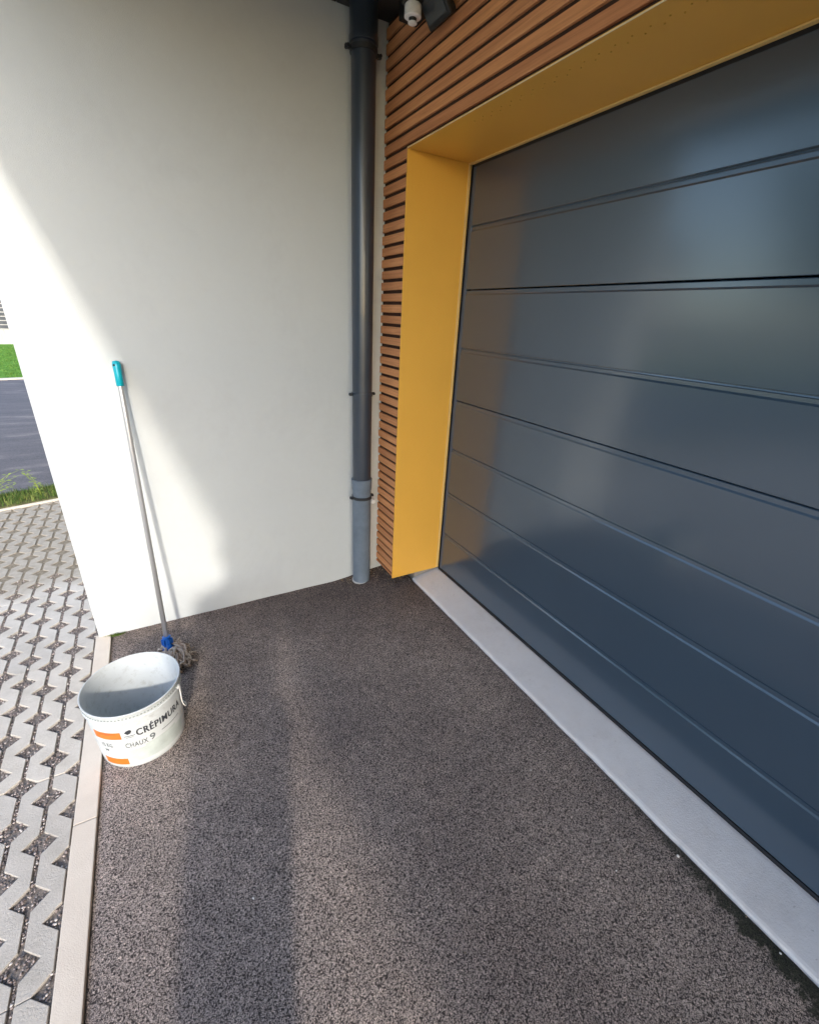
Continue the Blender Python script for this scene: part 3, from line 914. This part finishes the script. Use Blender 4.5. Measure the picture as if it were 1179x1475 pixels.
# emblem: dark roof shape over an arc
V, F = [], []
def cyl(u, z, off=0.0009):
    a = math.radians(u); r = rz(z) + off
    return (r * math.cos(a), r * math.sin(a), z)
emb = [(76.5, 0.178), (79, 0.186), (83.5, 0.190), (85.5, 0.183), (83.5, 0.172), (80.0, 0.168), (78.5, 0.172)]
V = [cyl(*q) for q in emb]
mesh_obj('emblem', V, [tuple(range(len(V)))], M_INK, bk)
curved_patch('emblem_line', 75, 88, 0.159, 0.1625, M_INKL, 0.0008, 12)
curved_patch('emblem_line', 77, 86, 0.152, 0.1545, M_INKL, 0.0008, 12)
def bucket_text(txt, t0, z0, height, width_deg, mat, bold=0.0, name='lettering', lift=0.0012):
    cu = bpy.data.curves.new(name, 'FONT'); cu.body = txt; cu.size = 1.0; cu.offset = bold; cu.resolution_u = 3
    cu.space_character = 1.12
    to = bpy.data.objects.new('tmp_text', cu); COL.objects.link(to)
    bpy.context.view_layer.update()
    dg = bpy.context.evaluated_depsgraph_get()
    me = bpy.data.meshes.new_from_object(to.evaluated_get(dg))
    bpy.data.objects.remove(to); bpy.data.curves.remove(cu)
    bm = bmesh.new(); bm.from_mesh(me); bpy.data.meshes.remove(me)
    bmesh.ops.triangulate(bm, faces=bm.faces[:])
    for _ in range(1):
        bmesh.ops.subdivide_edges(bm, edges=[e for e in bm.edges if e.calc_length() > 0.2], cuts=1)
        bmesh.ops.triangulate(bm, faces=bm.faces[:])
    xs = [v.co.x for v in bm.verts]; ys_ = [v.co.y for v in bm.verts]
    x0, x1, y0 = min(xs), max(xs), 0.0
    for v in bm.verts:
        u = t0 + width_deg * (v.co.x - x0) / (x1 - x0)
        z = z0 + height * v.co.y / 0.73
        v.co = Vector(cyl(u, z, lift))
    return bm_obj(name, bm, mat, bk)
bucket_text('CRÉPIMURA', 89.5, 0.153, 0.032, 64, M_INK, 0.012)
bucket_text('CRÉPIMURA', 90.1, 0.1525, 0.032, 64, M_INK, 0.012, 'lettering', 0.0010)
bucket_text('CHAUX', 73.5, 0.104, 0.024, 27, M_INKL, 0.02)
bucket_text('9', 103, 0.106, 0.030, 7, M_INKL, 0.02)
bucket_text('15 KG', 42, 0.110, 0.020, 15, M_INKL, 0.02)
bucket_text('M', 44, 0.086, 0.014, 5, M_INKL, 0.02)
bucket_text('. . ▲', 118, 0.112, 0.016, 22, M_INKL, 0.02) if False else curved_patch('small_print', 119, 150, 0.121, 0.124, M_INKL, 0.0008, 20)
# wire bail hanging behind
pts = []
for q in range(81):
    t = 0.5 - 0.5 * math.cos(math.pi * q / 80)
    t = 0.5 - 0.5 * math.cos(math.pi * t)
    a = math.radians(157 + 180 * t)
    z = 0.232 - 0.20 * (math.sin(math.pi * t) ** 0.28)
    r = rz(z) + 0.008 + 0.006 * math.sin(math.pi * t) ** 0.5
    pts.append((r * math.cos(a), r * math.sin(a), z))
V, F = tube_data(pts, 0.0022, 8)
mesh_obj('handle', V, F, M_WHITEP, bk, smooth=True)
for a in (157, 337):
    lobj('handle_boss', [(0, 0), (0.011, 0), (0.009, 0.010), (0, 0.011)], M_BUCKET, bk,
         axis_matrix((rz(0.232) * math.cos(math.radians(a)) * 0.99, rz(0.232) * math.sin(math.radians(a)) * 0.99, 0.232),
                     (rz(0.232) * math.cos(math.radians(a)) * 1.2, rz(0.232) * math.sin(math.radians(a)) * 1.2, 0.232)), 16)

# ------------------------------------------------------------------ debris and pebbles
pts, sz = [], []
for i in range(260):
    x = random.uniform(-0.13, 0.22); y = abs(random.gauss(0, 0.05)) + 0.012
    if x < 0.06 and random.random() < 0.5: y = random.uniform(0.01, 0.24)
    if math.hypot(x - PC[0], y - PC[1]) < 0.055: continue
    s_ = random.uniform(0.0015, 0.0045)
    pts.append((x, y, apron_z(x) + s_ * 0.4)); sz.append(s_)
for i in range(260):
    y = random.uniform(0.3, 3.0); x = -0.135 + abs(random.gauss(0, 0.02))
    s_ = random.uniform(0.001, 0.0028)
    pts.append((x, y, apron_z(x) - 0.002)); sz.append(s_)
for i in range(140):
    x = random.uniform(0.2, 1.4); y = 0.005 + abs(random.gauss(0, 0.008)); s_ = random.uniform(0.001, 0.003)
    pts.append((x, y, apron_z(x))); sz.append(s_)
V, F = [], []
for i in range(60):
    x = random.uniform(-0.12, 0.24); y = random.uniform(0.008, 0.05) if x > 0.02 else random.uniform(0.01, 0.23)
    if math.hypot(x - PC[0], y - PC[1]) < 0.062: continue
    a = random.uniform(0, 6.28); l = random.uniform(0.004, 0.013); w = l * random.uniform(0.25, 0.5)
    d = Vector((math.cos(a), math.sin(a), random.uniform(-0.2, 0.3))); e_ = Vector((-math.sin(a), math.cos(a), random.uniform(-0.3, 0.3)))
    c_ = Vector((x, y, apron_z(x) + 0.004)); o_ = len(V)
    V += [c_ - d * l, c_ + e_ * w + Vector((0, 0, 0.001)), c_ + d * l, c_ - e_ * w + Vector((0, 0, 0.001))]
    F += [(o_, o_ + 1, o_ + 2), (o_, o_ + 2, o_ + 3)]
M_LITTER = leafmat('mat_litter', [(0.0, (0.05, 0.03, 0.02)), (0.5, (0.22, 0.14, 0.07)), (1.0, (0.55, 0.42, 0.26))])
tag(mesh_obj('leaf_litter', V, F, M_LITTER), 'dry brown leaf scraps caught in the corner behind the downpipe', 'leaves', kind='stuff')
for i in range(420):
    x = random.uniform(-0.1, 1.42); y = random.uniform(0.05, 2.3); s_ = random.uniform(0.0008, 0.0019)
    pts.append((x, y, apron_z(x) + 0.0015)); sz.append(s_)
tag(scatter_stones('grit', pts, sz, M_CRUMB, 0.6), 'tan grit and leaf crumbs in the corner and along the edges', 'grit', kind='stuff')
M_PEB = simple('mat_white_pebble', (0.82, 0.80, 0.76), 0.6)
peb = [((1.045, 1.428), 0.0042, 'tiny white pebble on the dark shaded band of asphalt'),
       ((-0.105, 1.935), 0.0046, 'small white pebble beside the sill where dark moss begins'),
       ((-0.122, 2.200), 0.0036, 'white pebble touching the sill edge near the lower right corner'),
       ((0.088, 1.868), 0.0032, 'tiny pale pebble on open asphalt left of the mossy margin'),
       ((0.089, 1.507), 0.0034, 'tiny pale pebble on asphalt halfway along the sill')]
for (x, y), s_, lb in peb:
    o = scatter_stones('pebble', [(0, 0, 0)], [s_], M_PEB, 0.8)
    o.location = (x, y, apron_z(x) + s_ * 0.6)
    tag(o, lb, 'pebble', 'loose white pebbles on the asphalt')
# moss tuft at the outer wall foot
def tuft(bx, by, n, r, h):
    V, F = [], []
    for i in range(n):
        a = random.uniform(0, 6.28); q = r * random.random() ** 0.6
        p = Vector((bx + q * math.cos(a) * 1.6, by + abs(q * math.sin(a)) * 0.8, 0.0))
        d = Vector((random.uniform(-1, 1), random.uniform(-1, 1), 0)).normalized(); hh = h * random.uniform(0.4, 1.2)
        o = len(V); V += [p - d * 0.0012, p + d * 0.0012, p + Vector((random.uniform(-1, 1) * hh * 0.5, random.uniform(-.2, 1) * hh * 0.5, hh))]
        F.append((o, o + 1, o + 2))
    return V, F
V, F = join_data([tuft(1.405, 0.006, 220, 0.022, 0.012), tuft(1.43, 0.004, 160, 0.02, 0.012)])
tag(mesh_obj('moss', V, F, M_BLADE), 'small green moss tuft at the outer foot of the rendered wall', 'moss', kind='stuff')

# weed on the verge
def weed(name, loc, stems, label, lean):
    r_ = empty(name, loc); tag(r_, label, 'weed')
    for s in range(stems):
        a = random.uniform(-0.5, 0.5); h = random.uniform(0.16, 0.34)
        ptsx = []
        for q in range(6):
            t = q / 5
            ptsx.append(Vector((lean[0] * t * t * h * (0.6 + 0.5 * s / stems) + 0.03 * a * t, lean[1] * t * t * h + 0.04 * math.sin(a * 5) * t, h * (t - 0.25 * t * t))))
        V, F = tube_data(ptsx, [0.0022 - 0.0003 * q for q in range(6)], 5)
        mesh_obj('stem', V, F, M_WEED, r_)
        for q in range(1, 6):
            for sd_ in (-1, 1):
                p = ptsx[q]; d = Vector((sd_ * random.uniform(0.4, 1), random.uniform(-0.6, 0.6), random.uniform(0.1, 0.6))).normalized()
                l = random.uniform(0.022, 0.042); w = l * 0.28; e = d.cross(Vector((0, 0, 1))).normalized()
                V = [p, p + d * l * 0.5 + e * w, p + d * l - Vector((0, 0, l * 0.2)), p + d * l * 0.5 - e * w, p + d * l * 0.5 - Vector((0, 0, 0.002))]
                mesh_obj('leaf', V, [(0, 1, 4), (1, 2, 4), (2, 3, 4), (3, 0, 4)], M_WEED, r_)
weed('weed', (2.30, -2.13, 0.018), 7, 'yellow green leafy weed arching over the road edge', (-0.9, 0.1))
weed('weed', (1.99, -2.17, 0.018), 4, 'thin pale weed stalks on the verge close to the house corner', (0.15, 0.0))

# ------------------------------------------------------------------ beyond the road: low wall, slat fence
lw = empty('low_wall', street(0, 16.6)); tag(lw, 'low whitish wall at the back edge of the lawn', 'wall')
for i in range(-14, 40):
    a = street(i * 1.0, 16.6) - Vector(lw.location); b = street(i * 1.0 + 0.985, 16.82) - Vector(lw.location)
    P = [street(i, 16.6), street(i + 0.985, 16.6), street(i + 0.985, 16.82), street(i, 16.82)]
    P = [p - Vector(lw.location) for p in P]
    V = [(p.x, p.y, -0.08) for p in P] + [(p.x, p.y, 0.48) for p in P]
    mesh_obj('wall_block', V, [(0, 1, 2, 3), (7, 6, 5, 4), (4, 5, 1, 0), (5, 6, 2, 1), (6, 7, 3, 2), (7, 4, 0, 3)], M_LOWWALL, lw)
fn = empty('slat_fence', street(0, 16.7)); tag(fn, 'grey horizontal slat fence standing on the low whitish wall', 'fence')
fo = Vector(fn.location)
FV = []
for i in range(-7, 20):
    P = street(i * 2.0, 16.72) - fo
    box_obj('post', (P.x - 0.05, P.y - 0.05, 0.482), (P.x + 0.05, P.y + 0.05, 1.95), M_FSLAT, fn)
def prism(t0, t1, s0, s1, z0, z1, org):
    P = [street(s0, t0) - org, street(s1, t0) - org, street(s1, t1) - org, street(s0, t1) - org]
    V = [(p.x, p.y, z0) for p in P] + [(p.x, p.y, z1) for p in P]
    return V, [(0, 1, 2, 3), (7, 6, 5, 4), (4, 5, 1, 0), (5, 6, 2, 1), (6, 7, 3, 2), (7, 4, 0, 3)]
for q in range(11):
    z = 0.52 + q * 0.13
    V, F = prism(16.62, 16.645, -14, 38, z, z + 0.105, fo)
    mesh_obj('slat', V, F, M_FSLAT, fn)

# houses and trees around, seen past the corner and in the door's gloss
def far_house(name, c, w, d, h, rz_, label, pitched=True):
    r_ = empty(name, (c[0], c[1], -0.05), rz_); tag(r_, label, 'house')
    box_obj('wall', (-w / 2, -d / 2, 0), (w / 2, d / 2, h), M_HOUSE, r_)
    if pitched:
        V = [(-w / 2 - .4, -d / 2 - .5, h + .01), (w / 2 + .4, -d / 2 - .5, h + .01), (w / 2 + .4, d / 2 + .5, h + .01), (-w / 2 - .4, d / 2 + .5, h + .01), (-w / 2 - .4, 0, h + d * .32), (w / 2 + .4, 0, h + d * .32)]
        mesh_obj('roof', V, [(3, 2, 1, 0), (0, 1, 5, 4), (2, 3, 4, 5), (0, 4, 3), (1, 2, 5)], M_ROOFT, r_)
    for s in (-1, 1):
        for i in range(int(w // 3)):
            for fl_ in range(int(h // 2.6)):
                x = -w / 2 + 1.5 + i * 3; z = 0.95 + fl_ * 2.7
                wf = box_obj('window', (x - .55, s * (d / 2 + .001) - .03, z), (x + .55, s * (d / 2 + .001) + .03, z + 1.2), M_WHITEP, r_)
                box_obj('pane', (x - .48, s * (d / 2) - .036, z + .07), (x + .48, s * (d / 2) + .036, z + 1.13), M_WIN, wf)
far_house('far_house', (6, -29, 0), 11, 8, 5.2, 0.27, 'pale two storey house behind the slat fence with dark pitched roof')
far_house('far_house', (19, 6, 0), 12, 8, 5.2, 1.5, 'pale two storey house beyond the paver driveway and hedge')
far_house('far_house', (24, -22, 0), 11, 8, 5.2, 0.5, 'pale two storey house at the far end of the street', True)

def tree(loc, h, r, seed, label, name='garden_tree', n=3800, trunk=True):
    rg = random.Random(seed)
    t = empty(name, loc); tag(t, label, 'tree' if trunk else 'hedge', 'trees and shrubs around the neighbouring gardens')
    if trunk:
        P = [Vector((0, 0, -0.1)), Vector((0.05, 0, h * 0.2)), Vector((0.0, 0.08, h * 0.45)), Vector((0.1, 0, h * 0.75))]
        parts = [tube_data(P, [h * .03, h * .024, h * .017, h * .006], 8)]
        for b in range(6):
            a = rg.uniform(0, 6.28); z = h * rg.uniform(.3, .55)
            parts.append(tube_data([Vector((0, 0, z)), Vector((math.cos(a) * r * .4, math.sin(a) * r * .4, z + h * .12)), Vector((math.cos(a) * r * .75, math.sin(a) * r * .75, z + h * .2))], [h * .012, h * .008, h * .003], 6))
        V, F = join_data(parts); mesh_obj('trunk', V, F, M_BARK, t)
    cl = []
    for i in range(26):
        a = rg.uniform(0, 6.28); q = rg.random() ** .5 * r * .8; z = h * (rg.uniform(.35, .9) if trunk else rg.uniform(.15, .85))
        cl.append((Vector((math.cos(a) * q, math.sin(a) * q, z)), r * rg.uniform(.22, .42)))
    V, F = [], []
    for i in range(n):
        c, cr = cl[rg.randrange(len(cl))]
        d = Vector((rg.gauss(0, 1), rg.gauss(0, 1), rg.gauss(0, 1))).normalized()
        p = c + d * cr * rg.uniform(.55, 1.05); s = rg.uniform(.05, .11) * (r / 2) ** .5
        u = Vector((rg.gauss(0, 1), rg.gauss(0, 1), rg.gauss(0, 1))).normalized(); v = u.cross(d).normalized()
        o = len(V); V += [p - u * s, p + v * s * .6, p + u * s, p - v * s * .6]; F.append((o, o + 1, o + 2, o + 3))
    c_ = mesh_obj('crown', V, F, M_LEAF, t); return t
tree((9.5, -1.5, 0), 5.0, 2.2, 1, 'broad dark green tree past the right side of the paver driveway')
tree((11.5, 4.5, 0), 4.2, 2.0, 2, 'rounded green tree in front of the neighbouring house')
tree((2.0, -21.5, 0), 5.5, 2.4, 3, 'tall green tree behind the slat fence')
tree((12.0, -20.5, 0), 5.0, 2.3, 4, 'bushy green tree behind the far end of the slat fence')
tree((8.3, 2.2, 0), 1.7, 1.5, 5, 'low dense green shrub along the driveway edge', 'shrub', 2600, False)
tree((8.2, 5.0, 0), 1.6, 1.5, 6, 'second low green shrub further along the driveway edge', 'shrub', 2600, False)

# ------------------------------------------------------------------ the person taking the picture (stands behind the camera)
SKIN = simple('mat_skin', (0.50, 0.30, 0.22), 0.5, var=0.05)
SHIRT = simple('mat_grey_shirt', (0.10, 0.12, 0.16), 0.9, var=0.15, bump=0.001)
TROUS = simple('mat_dark_trousers', (0.03, 0.035, 0.05), 0.9, var=0.15, bump=0.001)
HAIRM = simple('mat_hair', (0.03, 0.02, 0.014), 0.6, var=0.3, bump=0.002, bscale=150)
SHOE = simple('mat_shoe', (0.04, 0.04, 0.04), 0.6)
per = empty('person', (1.30, 2.56, 0.0))
tag(per, 'person in grey shirt and dark trousers holding up a phone behind the camera', 'person')
po = Vector(per.location)
def skin_obj(name, verts, edges, radii, mat, parent, sub=2, root=0):
    me = bpy.data.meshes.new(name); me.from_pydata(verts, edges, []); me.update(); me.materials.append(mat)
    o = bpy.data.objects.new(name, me); COL.objects.link(o); o.parent = parent
    sk = o.modifiers.new('skin', 'SKIN'); sk.use_smooth_shade = True
    for i, r in enumerate(radii):
        me.skin_vertices[0].data[i].radius = r if isinstance(r, tuple) else (r, r)
        me.skin_vertices[0].data[i].use_root = (i == root)
    sb = o.modifiers.new('sub', 'SUBSURF'); sb.levels = sub; sb.render_levels = sub
    return o
pz = Vector(CP) - po
hR, hL = pz + Vector((-0.085, 0.050, -0.045)), pz + Vector((0.080, 0.130, -0.055))
# body: one continuous skin from feet through torso to head and both wrists
bv = [(0, 0, 0.96), (0, 0.01, 1.12), (0, 0.0, 1.30), (0, 0.01, 1.45), (0, 0.0, 1.55), (0, -0.03, 1.66),
      (-0.17, 0.01, 1.46), (-0.22, -0.03, 1.22), tuple(hR + Vector((0.0, 0.045, -0.05))),
      (0.17, 0.01, 1.46), (0.20, -0.05, 1.22), tuple(hL + Vector((0.03, 0.05, -0.05))),
      (-0.085, 0, 0.90), (-0.065, -0.01, 0.50), (-0.055, 0.02, 0.09), (-0.07, -0.13, 0.045),
      (0.085, 0, 0.90), (0.06, -0.01, 0.50), (0.055, 0.02, 0.09), (0.07, -0.13, 0.045), (0, -0.035, 1.76)]
be = [(0, 1), (1, 2), (2, 3), (3, 4), (4, 5), (5, 20), (3, 6), (6, 7), (7, 8), (3, 9), (9, 10), (10, 11), (0, 12), (12, 13), (13, 14), (14, 15), (0, 16), (16, 17), (17, 18), (18, 19)]
brd = [(0.15, 0.11), (0.135, 0.10), (0.16, 0.11), (0.13, 0.09), 0.055, (0.078, 0.09), 0.062, 0.042, 0.027, 0.062, 0.042, 0.027,
       0.09, 0.058, 0.04, 0.03, 0.09, 0.058, 0.04, 0.03, (0.06, 0.07)]
skin_obj('body', bv, be, brd, SKIN, per)
def off(vs, d=0.0): return vs
tv = [bv[0], bv[12], bv[13], bv[14], bv[16], bv[17], bv[18]]
skin_obj('trousers', [(0, 0, 1.0), (-0.085, 0, 0.90), (-0.065, -0.01, 0.50), (-0.055, 0.02, 0.10), (0.085, 0, 0.90), (0.06, -0.01, 0.50), (0.055, 0.02, 0.10)],
         [(0, 1), (1, 2), (2, 3), (0, 4), (4, 5), (5, 6)], [(0.165, 0.125), 0.105, 0.078, 0.068, 0.105, 0.078, 0.068], TROUS, per)
skin_obj('shirt', [(0, 0, 0.95), (0, 0.01, 1.12), (0, 0, 1.30), (0, 0.01, 1.46), (0, 0.0, 1.51), (-0.18, 0.01, 1.455), (-0.215, -0.01, 1.28), (0.18, 0.01, 1.455), (0.205, -0.025, 1.28)],
         [(0, 1), (1, 2), (2, 3), (3, 4), (3, 5), (5, 6), (3, 7), (7, 8)], [(0.17, 0.13), (0.155, 0.12), (0.175, 0.125), (0.14, 0.10), (0.07, 0.065), 0.075, 0.062, 0.075, 0.062], SHIRT, per)
for sx_, sy_ in ((-0.062, -0.05), (0.062, -0.05)):
    skin_obj('shoe', [(sx_, sy_ + 0.09, 0.05), (sx_, sy_, 0.048), (sx_, sy_ - 0.12, 0.038)], [(0, 1), (1, 2)], [0.046, 0.047, 0.040], SHOE, per)
# head details
bm = bmesh.new()
bmesh.ops.create_uvsphere(bm, u_segments=24, v_segments=16, radius=1.0)
for v in bm.verts:
    x, y, z = v.co
    v.co = Vector((x * 0.088, y * 0.105 + 0.0, z * 0.105 + 1.735)) 
    if y < -0.35 and z < 0.55: v.co = Vector((x * 0.07, 0.02, z * 0.08 + 1.735))
bm_obj('hair', bm, HAIRM, per, True)
skin_obj('nose', [(0, -0.115, 1.70), (0, -0.137, 1.675)], [(0, 1)], [0.010, 0.013], SKIN, per, 1)
for s in (-1, 1):
    bm = bmesh.new(); bmesh.ops.create_uvsphere(bm, u_segments=12, v_segments=8, radius=0.012, matrix=Matrix.Translation((s * 0.032, -0.112, 1.705))); bm_obj('eye', bm, M_WHITEP, per, True)
    skin_obj('ear', [(s * 0.082, -0.03, 1.715), (s * 0.088, -0.02, 1.685)], [(0, 1)], [0.014, 0.011], SKIN, per, 1)
skin_obj('mouth', [(-0.022, -0.122, 1.645), (0, -0.126, 1.644), (0.022, -0.122, 1.645)], [(0, 1), (1, 2)], [0.004, 0.006, 0.004], simple('mat_lips', (0.42, 0.16, 0.13), 0.5), per, 1)
# phone behind the lens and hands around its sides
Rm = Matrix(CR)
ph = empty('phone', Vector(CP) + Rm @ Vector((0.0, -0.045, 0.012)))
ph.rotation_euler = Rm.to_euler()
tag(ph, 'black phone held upright by the person', 'phone')
box_obj('case', (-0.037, -0.078, -0.001), (0.037, 0.078, 0.008), M_BLACKP, ph, 0.004, 2)
box_obj('screen', (-0.034, -0.074, 0.0085), (0.034, 0.074, 0.0092), M_WIN, ph)
inv = Rm.transposed()
for s, wrist in ((-1, Vector(bv[11])), (1, Vector(bv[8]))):
    # hand in camera axes: palm beside the phone edge, behind the lens plane
    def T(x, y, z): return Vector(CP) + Rm @ Vector((s * x, y, z)) - po
    hv = [tuple(T(0.060, -0.085, 0.040)), tuple(T(0.058, -0.055, 0.036)), tuple(wrist)]
    he = [(0, 1), (0, 2)]; hr = [(0.028, 0.017), (0.026, 0.014), 0.026]
    skin_obj('palm', hv, he, hr, SKIN, per, 2)
    for f_ in range(4):
        y_ = -0.045 - 0.019 * f_
        ln = (0.9, 1.0, 0.95, 0.78)[f_]
        skin_obj('finger', [tuple(T(0.058, y_, 0.034)), tuple(T(0.058 - 0.002, y_ + 0.004, 0.034 - 0.018 * ln)), tuple(T(0.048, y_ + 0.006, 0.022 - 0.014 * ln)), tuple(T(0.041, y_ + 0.006, 0.020 - 0.012 * ln))],
                 [(0, 1), (1, 2), (2, 3)], [0.0085, 0.008, 0.0075, 0.0065], SKIN, per, 1)
    skin_obj('thumb', [tuple(T(0.056, -0.075, 0.042)), tuple(T(0.040, -0.055, 0.038)), tuple(T(0.024, -0.040, 0.030))], [(0, 1), (1, 2)], [0.0105, 0.0095, 0.008], SKIN, per, 1)
